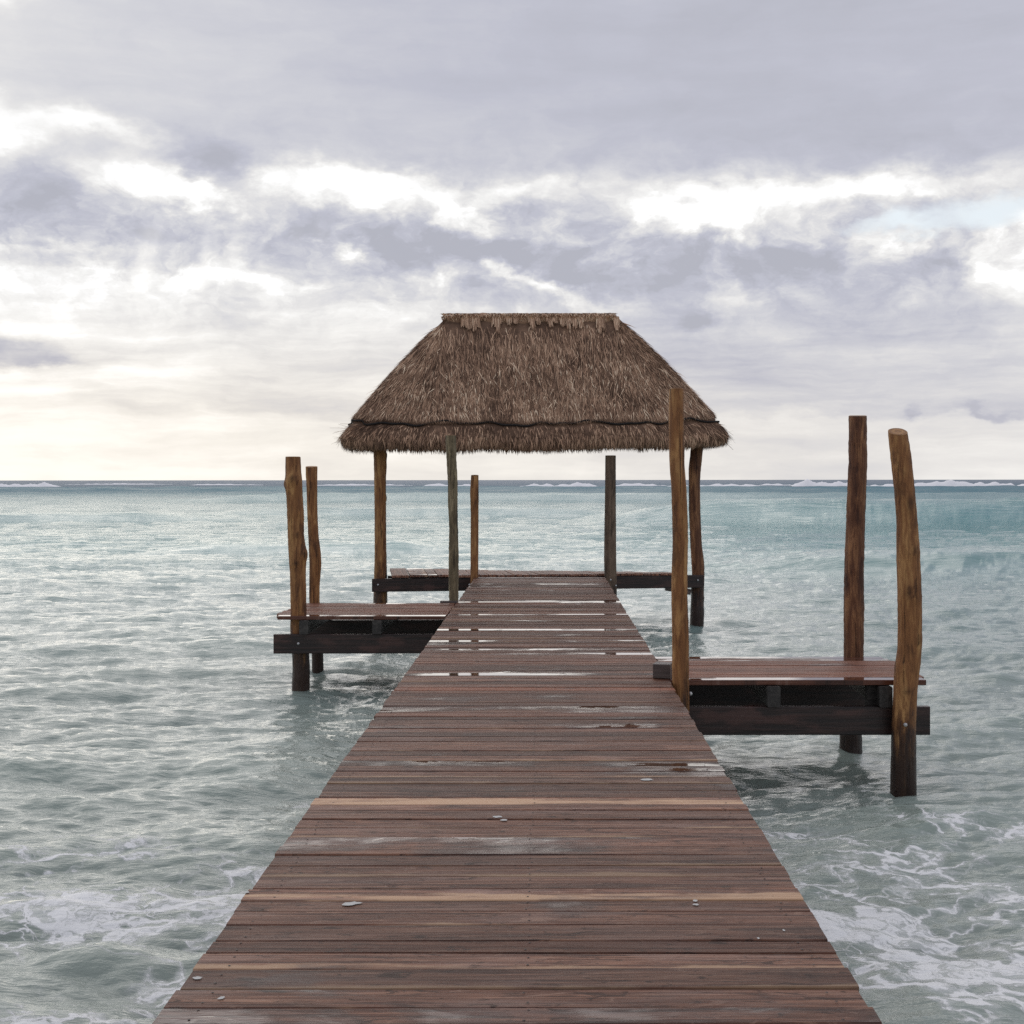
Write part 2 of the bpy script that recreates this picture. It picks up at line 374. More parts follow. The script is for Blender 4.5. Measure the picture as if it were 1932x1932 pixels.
def water_mesh():
    NR, NC = 860, 1120
    q = np.linspace(1/5.2, 1/900.0, NR); Y = 1/q
    Y = np.concatenate([[1.2, 2.2, 3.2, 4.0, 4.6], Y, [1300, 2500, 6000, 15000, 40000]])
    c = np.linspace(-.52, .50, NC); c = np.concatenate([[-2.5, -1.8, -1.3, -1.0, -.8, -.68, -.6, -.55], c, [.53, .58, .66, .78, 1, 1.3, 1.8, 2.5]])
    CC, YY = np.meshgrid(c, Y); XX = CC*YY
    jit = rng.uniform(-.5, .5, XX.shape)
    rowgap = np.gradient(Y)[:, None]
    YY2 = YY+jit*rowgap*.0
    h, dx, dy, calm = height(XX, YY2, np.hypot(XX, YY2))
    far = 1-sstep(500, 1000, YY2)
    edge = sstep(1.2, 5.5, YY2)
    v = np.stack([XX-dx*edge*far, YY2-dy*edge*far, WZ+h*far*edge], -1).reshape(-1, 3)
    n, mcol = XX.shape
    i = np.arange((n-1)*mcol).reshape(n-1, mcol)[:, :-1].ravel()
    f = np.stack([i, i+1, i+1+mcol, i+mcol], -1)
    # the sea beside and behind the camera, flat and coarse
    b0 = len(v); ex = [-40000, -3.0, 3.0, 40000]; ey = [-4000, -30, 1.2]
    vb = np.array([(a, b, WZ) for b in ey for a in ex]); fb = []
    for r in range(2):
        for k in range(3): fb.append((b0+r*4+k, b0+r*4+k+1, b0+(r+1)*4+k+1, b0+(r+1)*4+k))
    # steepness drives the foam: where the chop folds
    fold = (dx**2+dy**2)
    return np.concatenate([v, vb]), np.concatenate([f, np.array(fb)]), h.ravel(), calm.ravel(), XX.ravel(), YY.ravel()
def mat_water():
    m, nt, P = new_mat('lagoon_water')
    ge = nt.nodes.new('ShaderNodeNewGeometry'); px, py, pz = sep(nt, S(nt, ge.outputs['Position']))
    at = nt.nodes.new('ShaderNodeAttribute'); at.attribute_name = 'foam'; fo = S(nt, at.outputs['Fac'])
    # the lagoon gets deeper and bluer offshore; haze is painted into the farthest, lighter colours
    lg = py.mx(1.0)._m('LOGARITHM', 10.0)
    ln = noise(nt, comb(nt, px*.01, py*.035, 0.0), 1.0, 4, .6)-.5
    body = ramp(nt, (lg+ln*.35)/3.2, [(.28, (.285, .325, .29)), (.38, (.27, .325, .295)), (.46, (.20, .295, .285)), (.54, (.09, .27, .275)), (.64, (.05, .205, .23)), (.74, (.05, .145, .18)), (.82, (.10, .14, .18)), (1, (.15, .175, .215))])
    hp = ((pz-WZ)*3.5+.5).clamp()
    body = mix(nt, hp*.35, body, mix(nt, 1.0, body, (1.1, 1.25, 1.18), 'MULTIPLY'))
    # foam lace
    q = comb(nt, px+py*.18, py*1.25, 0.0)
    wv = noise(nt, q, 1.5, 4, .6, color=True); a, b, c_ = sep(nt, wv)
    q2 = comb(nt, px+(a-.5)*1.6, py*1.35+(b-.5)*1.6, 0.0)
    vo = nt.nodes.new('ShaderNodeTexVoronoi'); vo.feature = 'DISTANCE_TO_EDGE'; vo.inputs['Scale'].default_value = 2.1; nt.links.new(q2.k, vo.inputs['Vector'])
    v2 = nt.nodes.new('ShaderNodeTexVoronoi'); v2.feature = 'DISTANCE_TO_EDGE'; v2.inputs['Scale'].default_value = 5.5; nt.links.new(q2.k, v2.inputs['Vector'])
    lace = 1.0-(S(nt, vo.outputs['Distance'])*3.6).mn(S(nt, v2.outputs['Distance'])*5.0+.35)
    n4 = noise(nt, q2, 5, 7, .74)
    big = noise(nt, comb(nt, px*.55+py*.1, py*.75, 5.0), 1.0, 4, .6)
    fm = (lace*.80+n4*1.6+(big-.5)*1.3+fo*.64-1.55)
    foam = fm.step(.05, .32)*fo.step(.03, .2)
    holes = noise(nt, q2, 6, 6, .7).step(.40, .50)*.6+.4
    foam = foam*holes
    thin = fm.step(-.10, .30)*fo.step(.03, .2)*.35
    foam = foam.mx(thin)
    col = mix(nt, foam, body, (.88, .89, .88))
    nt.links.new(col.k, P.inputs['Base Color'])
    dist = (px*px+py*py)._m('SQRT')
    ro = (dist/400.0).mn(1.0)*.20+.05+foam*.6
    nt.links.new(ro.k, P.inputs['Roughness'])
    P.inputs['IOR'].default_value = 1.333
    sl = .85-dist.step(10, 40)*.35-dist.step(30, 120)*.38; nt.links.new(sl.k, P.inputs['Specular IOR Level'])
    r1 = noise(nt, comb(nt, px*.42+py*.10, py*1.5, 0.0), 4.5, 5, .6, .4)
    r2 = noise(nt, comb(nt, px*.4-py*.1, py*1.4, 7.0), 15, 4, .6, .3)
    r3 = noise(nt, comb(nt, px*.42+py*.02, py*1.7, 0.0), 1.0, 5, .66)
    cal = nt.nodes.new('ShaderNodeAttribute'); cal.attribute_name = 'calm'
    k = 1.0-S(nt, cal.outputs['Fac'])*.75
    farw = dist.step(14, 70)
    hgt = (r1*(.034)+r2*.010+r3*farw*.36)*k+foam*.003
    b_ = nt.nodes.new('ShaderNodeBump'); b_.inputs['Strength'].default_value = 1.0; b_.inputs['Distance'].default_value = 1.0
    nt.links.new(hgt.k, b_.inputs['Height']); nt.links.new(b_.outputs[0], P.inputs['Normal'])
    # far off, the waves too small to build tilt towards the eye and show the body of the water
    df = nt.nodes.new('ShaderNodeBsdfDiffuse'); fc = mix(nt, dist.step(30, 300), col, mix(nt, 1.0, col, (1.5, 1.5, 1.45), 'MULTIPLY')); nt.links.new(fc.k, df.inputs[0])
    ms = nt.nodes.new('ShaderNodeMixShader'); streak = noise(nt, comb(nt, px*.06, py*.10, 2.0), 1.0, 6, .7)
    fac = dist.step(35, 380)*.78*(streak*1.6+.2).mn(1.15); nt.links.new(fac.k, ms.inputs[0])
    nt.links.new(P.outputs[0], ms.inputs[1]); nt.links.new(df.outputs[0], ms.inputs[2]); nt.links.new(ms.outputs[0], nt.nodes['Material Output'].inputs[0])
    return m
M_WATER = mat_water()
v, f, hh, calm, gx, gy = water_mesh()
me = mesh('water', v, f, M_WATER, True)
nv = len(v); foam = np.zeros(nv, np.float32); cl = np.zeros(nv, np.float32); cl[:len(calm)] = calm
def reg(x0, y0, sx, sy, a, rot=0.0):
    c, s_ = math.cos(R(rot)), math.sin(R(rot)); dx, dy = gx-x0, gy-y0; dx, dy = dx*c+dy*s_, dy*c-dx*s_
    return a*np.exp(-(dx/sx)**2-(dy/sy)**2)
fo = np.maximum.reduce([reg(-2.55, 7.6, .9, .45, 1.0, -5), reg(-1.55, 6.5, .5, .5, 1.25, 30), reg(-3.4, 7.6, .8, .5, .7), reg(-1.75, 7.9, .45, .7, .7), reg(-3.2, 8.9, .7, .3, .5), reg(3.4, 9.2, .9, .25, .55, -20), reg(-2.2, 5.9, 1.0, .5, .7), reg(-2.9, 6.2, .8, .35, .55),
    reg(2.2, 8.5, 1.1, .55, .75, -25), reg(3.4, 7.9, 1.0, .35, .95, -10), reg(2.6, 6.55, 1.2, .55, 1.05, -18), reg(1.7, 7.6, .6, .8, .7), reg(3.6, 6.3, 1.5, .5, .9), reg(1.6, 9.4, .5, .3, .6, -25), reg(-1.7, 10.3, .3, .3, .35)])
foam[:len(fo)] = fo
for nm, arr in (('foam', foam), ('calm', cl)):
    a = me.attributes.new(nm, 'FLOAT', 'POINT'); a.data.foreach_set('value', arr.astype(np.float32))
wo = link('water', me); wo['kind'] = 'structure'
wo['label'] = 'grey-green lagoon with chop, swells and foam'
sb = mesh('seabed', [(-40000, -4000, -4.5), (40000, -4000, -4.5), (40000, 40000, -4.5), (-40000, 40000, -4.5)], [(0, 1, 2, 3)], mat_plain('pale_sand', (.5, .46, .38), .9))
sbo = link('seabed', sb); sbo['kind'] = 'structure'

# surf breaking on the reef at the horizon
def surf():
    m, nt, P = new_mat('surf_foam'); P.inputs['Base Color'].default_value = (.95, .95, .96, 1); P.inputs['Roughness'].default_value = .9
    V_, F_ = [], []; g = random.Random(5); K = 1.8
    segs = [(-30, 108, 520, .95), (360, 500, 700, .35), (590, 780, 620, .40), (800, 905, 560, .75), (980, 1128, 520, .95), (1160, 1260, 560, .7), (1255, 1440, 470, .8), (1430, 1500, 600, .6), (1495, 1640, 520, 1.35), (1640, 1700, 480, 1.0), (1700, 1990, 520, 1.15), (1710, 1830, 380, .35), (120, 330, 800, .4)]
    for (u0, u1, Y0, h0) in segs:
        x0, x1 = (u0-UC)/F*Y0, (u1-UC)/F*Y0; n = max(12, int((x1-x0)/.7)); prev = None
        ph = [g.uniform(0, 6) for _ in range(6)]
        for i in range(n+1):
            t = i/n; xx = x0+(x1-x0)*t
            e = min(1, t*5)**.7*min(1, (1-t)*5)**.7
            h = K*h0*e*(.55+.25*math.sin(xx*.11+ph[0])+.15*math.sin(xx*.37+ph[1])+.15*math.sin(xx*1.1+ph[2])+g.uniform(0, .18))
            h = max(h, .05); yy = Y0+2*math.sin(xx*.05+ph[3])
            ring = [(xx, yy-3, WZ-.2), (xx+g.uniform(-.3, .3), yy-2, WZ+h*.35), (xx+g.uniform(-.3, .3), yy-.8, WZ+h*.85), (xx, yy, WZ+h), (xx, yy+2.5, WZ+h*.55), (xx, yy+5, WZ-.2)]
            b = len(V_); V_ += ring
            if i:
                for k in range(5): F_.append((b-6+k, b+k, b+k+1, b-6+k+1))
    o = link('surf', mesh('surf', V_, F_, m, True)); tag(o, 'white surf breaking along the reef just below the horizon', 'surf', kind='stuff')
surf()

# ------------------------------------------------------------------ logs
def log_mesh(name, pts, Y0, mat, seg=20, top_tilt=0.0, knots=(), dy=0.0, rough=1.0, tex=0.0, flat=0.0):
    """pts: (left u, right u, v) read down the post at distance Y0; returns mesh around its base point and that point"""
    s = Y0/F
    P = [((a+b)/2, (b-a)/2, vv) for a, b, vv in pts]
    zs = np.array([HC+(VH-p[2])*s for p in P]); xs = np.array([(p[0]-UC)*s for p in P]); rs = np.array([p[1]*s for p in P])
    o = np.argsort(zs); zs, xs, rs = zs[o], xs[o], rs[o]
    zb = -2.4; xb = xs[0]
    zs = np.concatenate([[zb], zs]); xs = np.concatenate([[xb+(xs[0]-xs[1])*.3], xs]); rs = np.concatenate([[rs[0]*1.05], rs])
    n = int((zs[-1]-zb)/.035)+1; Z = np.linspace(zb, zs[-1], n)
    ker = np.array([1, 2, 3, 2, 1])/9.0
    def sm(a):
        b = np.interp(Z, zs, a); p = np.pad(b, 2, 'edge'); return np.convolve(p, ker, 'valid')
    X, Rr = sm(xs), sm(rs)
    g = np.random.default_rng(abs(hash(name+str(round(Y0*100)))) % 1000 if False else int(Y0*100+pts[0][0]))
    th = np.linspace(0, 2*np.pi, seg, endpoint=False)
    lo = np.zeros((n, seg))
    for j in range(1, 5):
        ph, fz = g.uniform(0, 6.28), g.uniform(1.0, 3.5)
        lo += np.cos(j*th[None]+ph+np.sin(Z[:, None]*fz+ph)*.8)*.030/j*rough
    lo += g.normal(size=(n, seg))*.012*rough
    rad = Rr[:, None]*(1+lo)
    kn = np.zeros((n, seg))
    for (zk, thk, ak, wk) in knots:
        d2 = ((Z[:, None]-zk)/wk)**2+((((th[None]-thk+np.pi) % (2*np.pi))-np.pi)/.55)**2
        rad += ak*np.exp(-d2)-ak*.55*np.exp(-d2*9)
        kn = np.maximum(kn, np.exp(-d2*3.5)*(1.0 if ak > 0 else .8))
    yo = dy+np.sin(Z*1.3+g.uniform(0, 6))*.02
    x0, y0 = X[0], Y0
    px = X[:, None]+rad*np.cos(th)[None]-x0; py = yo[:, None]+rad*np.sin(th)[None]*(1-flat); pz = np.repeat(Z[:, None], seg, 1)
    ramp_ = np.clip((Z-(Z[-1]-.10))/.10, 0, 1)[:, None]
    pz = pz+ramp_*(py*top_tilt+px*0)
    v = np.stack([px, py, pz-WZ], -1).reshape(-1, 3)
    f = []
    for i in range(n-1):
        for k in range(seg):
            a, b = i*seg+k, i*seg+(k+1) % seg
            f.append((a, b, b+seg, a+seg))
    me = mesh(name, v, f, mat, True)
    ka = me.attributes.new('knot', 'FLOAT', 'POINT'); ka.data.foreach_set('value', kn.ravel().astype(np.float32))
    # the sawn top: its own ring of vertices
    topv = v[-seg:]; c = topv.mean(0); r_in = (topv-c)*.90+c+np.array([0, 0, .004])
    tv = np.concatenate([topv, r_in, [c+np.array([0, 0, .002])]]); tf = []
    for k in range(seg): tf.append((k, (k+1) % seg, seg+(k+1) % seg, seg+k)); tf.append((seg+k, seg+(k+1) % seg, 2*seg))
    tv = tv+np.array([0, 0, .0015])
    # cut face is centred on itself so that its rings are round
    tm = mesh('sawn_end', tv-c, tf, M_CUT)
    return me, tm, c, (x0, y0, WZ)
def post(label, pts, Y0, mat, parent=None, bolts=(), **kw):
    nm = 'post' if parent else 'wooden_post'
    me, tm, c, loc = log_mesh(nm, pts, Y0, mat, **kw)
    if parent is None:
        root = empty('wooden_post', loc); tag(root, label, 'post', 'log posts standing along the pier')
        link('trunk', me, root)
        link('sawn_end', tm, root, tuple(c))
        for (u, v_, yb) in bolts:
            b = link('bolt', BOLT, root, ((u-UC)*yb/F-loc[0], yb-loc[1], HC+(VH-v_)*yb/F-loc[2]))
        return root
    inv = parent.matrix_basis.inverted()
    o = link('post', me, parent); p = inv @ Vector(loc); o.location = p; o.rotation_euler = (0, 0, -parent.rotation_euler.z)
    return o
def bolt_mesh():
    v, f = [], []
    for r, yy in ((.015, .012), (.015, -.004), (.010, -.006), (.010, -.016), (.005, -.019)):
        for k in range(10): a = k*math.tau/10; v.append((r*math.cos(a), yy, r*math.sin(a)))
    for i in range(4):
        for k in range(10): f.append((i*10+k, i*10+(k+1) % 10, i*10+10+(k+1) % 10, i*10+10+k))
    f.append(tuple(range(40, 50))); return mesh('bolt', v, f, M_STEEL)
BOLT = bolt_mesh()
def C4(x): return (2050+x*.7505)/1.7324
def V4(y_): return (1250+y_*.7505)/1.7324
def C2(x): return (850+x*.466)/1.7324
def V2_(y_): return (1400+y_*.4658)/1.7324
def L4(t): return [(C4(a), C4(b), V4(yy)) for a, b, yy in t]
def L2(t): return [(C2(a), C2(b), V2_(yy)) for a, b, yy in t]
PI = math.pi
post('leaning golden log post at the front corner of the right platform, slanted sawn top',
     L4([(1135, 1218, 215), (1147, 1237, 330), (1160, 1248, 450), (1172, 1262, 600), (1173, 1272, 750), (1178, 1280, 900), (1180, 1282, 1050), (1178, 1280, 1180), (1165, 1275, 1240), (1163, 1265, 1330), (1155, 1260, 1500), (1148, 1262, 1820)]),
     10.42, M_GOLD, top_tilt=.42, bolts=[(1708, 1368, 10.32)], knots=[(1.05, -1.2, .012, .06), (.35, -1.0, .010, .05), (.72, -1.9, .008, .08), (1.42, -1.35, .008, .10), (-.05, -1.7, .012, .05)])
post('dark shaggy red-brown log post rising behind the right platform',
     L4([(962, 1040, 147), (962, 1043, 350), (952, 1033, 600), (944, 1028, 800), (942, 1032, 1000), (942, 1030, 1190), (932, 1026, 1400), (920, 1022, 1610)]), 12.12, M_RED, rough=1.6, top_tilt=.05)
post('tall golden-brown log post at the right edge of the walkway, overlapping the thatched roof',
     L4([(182, 246, 30), (180, 246, 200), (182, 247, 350), (190, 256, 450), (194, 262, 600), (195, 263, 700), (190, 260, 850), (190, 262, 950), (193, 268, 1100), (195, 270, 1300), (196, 272, 1420)]), 10.46, M_GOLD,
     bolts=[(1302.5, 1309, 10.5)])
post('knotty golden log post at the outer front corner of the left platform',
     L2([(180, 283, 200), (178, 290, 330), (174, 298, 400), (184, 296, 460), (190, 307, 600), (193, 305, 750), (199, 324, 880), (208, 318, 1000), (213, 322, 1150), (215, 325, 1300), (212, 326, 1400), (225, 343, 1590), (230, 350, 1690), (223, 347, 1860)]),
     15.76, M_GOLD, knots=[(1.62, -1.5, .028, .07), (1.55, PI-.2, .02, .05), (.72, -.4, .030, .07), (.95, -1.3, .012, .05), (.62, -1.6, .012, .04)])
post('slimmer plain brown post just behind the knotty post of the left platform',
     L2([(320, 404, 268), (328, 402, 450), (331, 403, 600), (337, 410, 750), (342, 428, 880), (345, 430, 960), (342, 417, 1100), (343, 417, 1220), (358, 440, 1590), (360, 442, 1740)]), 17.32, M_GOLD, top_tilt=.1)
post('split grey-green log post between the left platform and the walkway',
     L2([(1300, 1375, 50), (1310, 1380, 230), (1318, 1388, 350), (1320, 1388, 500), (1328, 1390, 700), (1325, 1395, 850), (1323, 1395, 1000), (1327, 1393, 1220)]), 17.40, M_GREY, rough=2.2, knots=[(.55, -1.55, -.02, .35)])
post('short slim brown post at the left end of the walkway by the hut deck',
     L2([(1480, 1532, 330), (1472, 1533, 450), (1478, 1532, 600), (1477, 1532, 800), (1475, 1531, 1000), (1472, 1529, 1180)]), 21.78, M_GOLD, bolts=[(885.5, 1103, 21.66)], top_tilt=.1)
post('short straight grey-brown post at the right end of the walkway by the hut deck',
     [(1142, 1162, 860), (1141, 1162, 940), (1140, 1162.5, 1000), (1139.5, 1163, 1060), (1141, 1164, 1110)], 22.28, M_BROWN, rough=.5, bolts=[(1152, 1094, 22.16), (1162, 1105, 22.2)])

# ------------------------------------------------------------------ walkway
XL, XR = -1.150, .985
walk = empty('pier_walkway', (0, 0, 0)); tag(walk, 'long wet brown plank walkway leading straight out to the thatched hut', 'walkway')
bounds = [2.0, 2.15, 2.30, 2.45, 2.59, 2.74, 2.89, 3.04, 3.19, 3.34, 3.49, 3.64, 3.78, 3.90, 4.022, 4.17, 4.336, 4.484, 4.604, 4.768, 4.917, 5.046, 5.193, 5.351, 5.50, 5.655, 5.793, 5.949, 6.10, 6.251, 6.42, 6.53, 6.686, 6.84, 6.993, 7.14, 7.284, 7.42, 7.561]
rr = random.Random(3)
while bounds[-1] < 21.72: bounds.append(bounds[-1]+rr.choice([.11, .13, .14, .145, .15, .15, .158]))
bounds[-1] = 21.80
def vof(Y_): return VH+F*HC/Y_
def plank(parent, L, W, loc, rz=0.0, color=(.5, 0, .3, 0), H=.042, ragged=.004, tilt=0.0, nx=8, warp=.005, mat=None):
    me = boxmesh('plank', L, W, H, mat or M_DECK, .0035, nx, warp, ragged)
    o = link('plank', me, parent, loc, (tilt, rr.uniform(-.001, .001), rz)); o.color = color
    return o
WET = [(5.72, .47), (5.87, .46), (7.49, .57), (9.25, .62), (10.85, .76), (12.2, .74), (12.45, .55), (13.2, .55), (14.2, .72), (15.8, .68), (17.3, .6), (17.45, .90), (17.6, .62), (19.2, .60), (20.3, .55), (8.6, .45), (3.95, .5), (11.0, .6)]
for i in range(len(bounds)-1):
    y0, y1 = bounds[i], bounds[i+1]; yc = (y0+y1)/2; gap = rr.uniform(.004, .009)
    tone = rr.uniform(.22, .62); sap = rr.choice([0, .26, .30, .34, .38]); wet = .12; red = 0.0
    if abs(yc-6.608) < .03: sap, tone = 1.0, .82
    elif abs(yc-5.12) < .05: sap, tone = .74, .72
    elif abs(yc-4.41) < .05: sap = .60
    elif abs(yc-4.25) < .05: sap = .42
    elif abs(yc-5.425) < .05: sap = .60
    elif yc > 5.6 and rr.random() < .2: sap = rr.uniform(.35, .55)
    if abs(yc-10.1) < .08: red = .8
    elif rr.random() < .1: red = rr.uniform(.1, .4)
    for (wy, wv_) in WET:
        if abs(yc-wy) < .09: wet = max(wet, wv_)
    if wet < .2 and rr.random() < .15: wet = .35
    dl = rr.uniform(-.004, .006); dr = rr.uniform(-.004, .006)
    slack = .0 if yc < 12 else .0
    plank(walk, XR-XL+dl+dr, y1-y0-gap, ((XL+XR)/2+(dr-dl)/2, yc, rr.uniform(-.003, .002)), rr.uniform(-.0015, .0015), (tone, sap, wet, red), tilt=rr.uniform(-.012, .012))
for xx in (XL+.16, -.08, XR-.16):
    o = link('stringer', boxmesh('stringer', 20.2, .07, .20, M_BEAM, .005, 12), walk, (xx, 11.8, -.046), (0, 0, R(90)))
for yy in (4.2, 7.6, 10.62, 15.9, 19.3):
    o = link('cross_beam', boxmesh('cross_beam', 2.0, .09, .20, M_BEAM, .005, 4), walk, (-.08, yy, -.248))
# nails, three rows
v_, f_ = [], []
for i in range(len(bounds)-1):
    yc = (bounds[i]+bounds[i+1])/2
    for xx in (XL+.10, -.06, XR-.10):
        for s_ in (-.035, .035):
            cx, cy = xx+rr.uniform(-.012, .012), yc+s_+rr.uniform(-.008, .008); b = len(v_)
            v_.append((cx, cy, .0022))
            for k in range(6): a = k*PI/3; v_.append((cx+.0050*math.cos(a), cy+.0050*math.sin(a), .0008))
            for k in range(6): f_.append((b, b+1+k, b+1+(k+1) % 6))
o = link('nail_heads', mesh('nail_heads', v_, f_, M_NAIL), walk); o['kind'] = 'stuff'
# bird droppings
for (u, v0, ru, rv, rot) in ((662, 1706, 20, 3.6, .12), (372, 1846, 10, 3, 0), (416, 1884, 7, 3, .2), (460, 1684.5, 11, 2.2, .1), (938, 1542, 12, 2.2, 0), (950, 1548, 8, 1.6, 0), (1311, 1701, 5, 2.2, 0), (1312, 1708, 6, 2, 0), (1220, 1472, 15, 2.2, 0), (1430, 1772, 3, 2, 0), (1478, 1757, 3, 2, 0)):
    Yd = F*HC/(v0-VH); Xd = (u-UC)*Yd/F; ax = ru*Yd/F; ay = rv*Yd*Yd/(F*HC)
    pts = [(0, 0, .0014)]; n_ = 14
    for k in range(n_):
        a = k*math.tau/n_; r_ = rr.uniform(.65, 1.1); pts.append((ax*math.cos(a)*r_, ay*math.sin(a)*r_+ax*math.cos(a)*rot*2, .0008))
    o = link('dropping', mesh('dropping', pts, [(0, 1+k, 1+(k+1) % n_) for k in range(n_)], M_DROP), walk, (Xd, Yd, .0025))
    if ru == 20: o['label'] = 'long white smear on a near board'

# block lying on the edge of the deck
blk = empty('timber_block', (.955, 10.72, .003), R(-14)); tag(blk, 'short sawn timber block against the tall post on the walkway edge', 'block')
o = link('block', boxmesh('block', .14, .16, .115, M_BLOCK, .006, 3), blk, (0, 0, .115))

# ------------------------------------------------------------------ side platforms
def platform(name, label, x0, x1, y0, y1, inner, joists, wets, beam_ext, tones):
    cx = (x0+x1)/2
    root = empty(name, (cx, y0, 0)); tag(root, label, 'platform')
    n = round((y1-y0)/.145); wdt = (y1-y0)/n
    for i in range(n):
        w_ = wets[i] if i < len(wets) else .2
        e = rr.uniform(-.03, .03)
        plank(root, x1-x0+e, wdt-rr.uniform(.004, .009), (e/2*(1 if cx > 0 else -1), wdt*(i+.5), rr.uniform(-.004, .004)), rr.uniform(-.003, .003), (rr.uniform(*tones), rr.choice([0, 0, .35]), w_, rr.uniform(.25, .6)), ragged=.012)
    L = x1-x0
    for yb, ext in ((.02, beam_ext), (y1-y0-.06, beam_ext*.4)):
        b = link('beam', boxmesh('beam', L+.02, .07, .226, M_BEAM, .006, 6, .004), root, (ext, yb, -.212))
    for xj in joists:
        link('joist', boxmesh('joist', y1-y0+.10, .105, .164, M_JOIST, .008, 4, .004), root, (xj-cx, (y1-y0)/2, -.046), (0, 0, R(90)))
    return root
pr = platform('side_platform', 'plank platform on the right of the walkway with puddles along its front edge', 1.0, 3.06, 10.58, 12.0, 1.0, (1.82, 2.71), (.97, .22, .1, .1, .1, .25, .3, .3, .75, .9), -.0, (.45, .62))
pl = platform('side_platform', 'plank platform on the left of the walkway between the knotty and grey-green posts', -3.18, -1.165, 15.58, 17.24, -1.165, (-2.83, -1.97), (.8, .2, .1, .1, .1, .1, .1, .2, .2, .3, .5), .0, (.42, .6))
link('bolt', BOLT, pl, ((561-UC)*15.5/F+2.1725, -.025, HC+(VH-1215)*15.5/F))
link('cleat', boxmesh('cleat', .22, .10, .03, M_BLOCK, .003, 3), pl, ((850-UC)*17.4/F+2.1725-.02, 1.75, .02))
link('wedge', boxmesh('wedge', .14, .05, .19, M_JOIST, .006, 2), pr, (.62, .09, -.046), (0, 0, .3))

# ------------------------------------------------------------------ hut
RZ = R(8.0); HX, HY = -.25, 23.02
hut = empty('thatched_hut', (HX, HY, 0), RZ); tag(hut, 'open hut with steep brown thatched roof on log posts at the pier end', 'hut')
bpy.context.view_layer.update()
# local frame: lx along the front, ly to the back
FRONT = -.78
def lz(lx, ly):                                   # the old deck has settled: hump on the left, sag on the right
    t = (lx+2.7)/5.4; s_ = (ly-FRONT)/1.62
    return .012+s_*(.02*(1-t)-.10*t)+.014*math.exp(-((lx+1.9)/.5)**2)
edges_ = [-2.42]; 
while edges_[-1] < 2.75: edges_.append(edges_[-1]+rr.choice([.17, .28, .30, .26]) if edges_[-1] < -1.3 else edges_[-1]+rr.choice([.14, .15, .17]))
for i in range(len(edges_)-1):
    lx = (edges_[i]+edges_[i+1])/2; W = edges_[i+1]-edges_[i]-rr.uniform(.008, .02); y0 = FRONT-.03+rr.uniform(0, .03); y1 = .84+rr.uniform(-.05, .05)
    if lx > 2.6: break
    z0, z1 = lz(lx, y0), lz(lx, y1)
    me = boxmesh('plank', y1-y0, W, .036, M_DECK, .004, 5, .006, .01)
    o = link('plank', me, hut, (lx, (y0+y1)/2, (z0+z1)/2+rr.uniform(-.004, .006)), (0, -math.atan2(z1-z0, y1-y0), R(90)))
    o.color = (rr.uniform(.62, .85), rr.choice([0, 0, .3]), .55 if -2.1 < lx < -1.6 else rr.uniform(.05, .3), 0)
link('front_beam', boxmesh('front_beam', 5.62, .09, .215, M_BEAM, .008, 8, .006), hut, (.07, FRONT+.02, -.028))
link('rear_beam', boxmesh('rear_beam', 5.0, .09, .20, M_BEAM, .008, 6, .006), hut, (.05, .70, -.09))
for lx in (-2.25, -.4, .9, 2.2): link('joist', boxmesh('joist', 1.5, .08, .12, M_JOIST, .006, 3), hut, (lx, 0, -.125), (0, 0, R(90)))
post('', L2([(796, 884, 60), (792, 883, 150), (795, 888, 250), (798, 882, 350), (800, 882, 500), (802, 884, 700), (802, 884, 870), (798, 878, 1050), (795, 890, 1150), (790, 890, 1300)]), 22.07, M_GOLD, hut, knots=[(2.02, .1, .02, .04), (1.3, .1, .02, .04), (.25, .0, .012, .05)])
post('', L4([(292, 340, 235), (277, 330, 280), (266, 320, 380), (267, 316, 430), (268, 318, 550), (275, 325, 700), (280, 336, 780), (283, 338, 830), (280, 336, 890), (278, 333, 950), (275, 336, 1000), (270, 330, 1120)]), 22.84, M_RED, hut, knots=[(-.45, .0, .015, .05)])
post('', [(707, 727, 840), (708, 728, 1000), (709, 731, 1180)], 23.35, M_RED, hut)
post('', [(1268, 1292, 835), (1269, 1291, 1000), (1270, 1292, 1180)], 24.05, M_RED, hut)
lpos = lambda u, v0, Y_: hut.matrix_world.inverted() @ Vector(((u-UC)*Y_/F, Y_, HC+(VH-v0)*Y_/F))
for (u, v0, Y_) in ((713, 1103, 21.80), (1316.5, 1095, 22.58)):
    link('bolt', BOLT, hut, lpos(u, v0, Y_))
link('brace', boxmesh('brace', .45, .10, .10, M_BLOCK, .01, 3, .02), hut, lpos(1280, 1108, 23.5), (0, .18, 0))

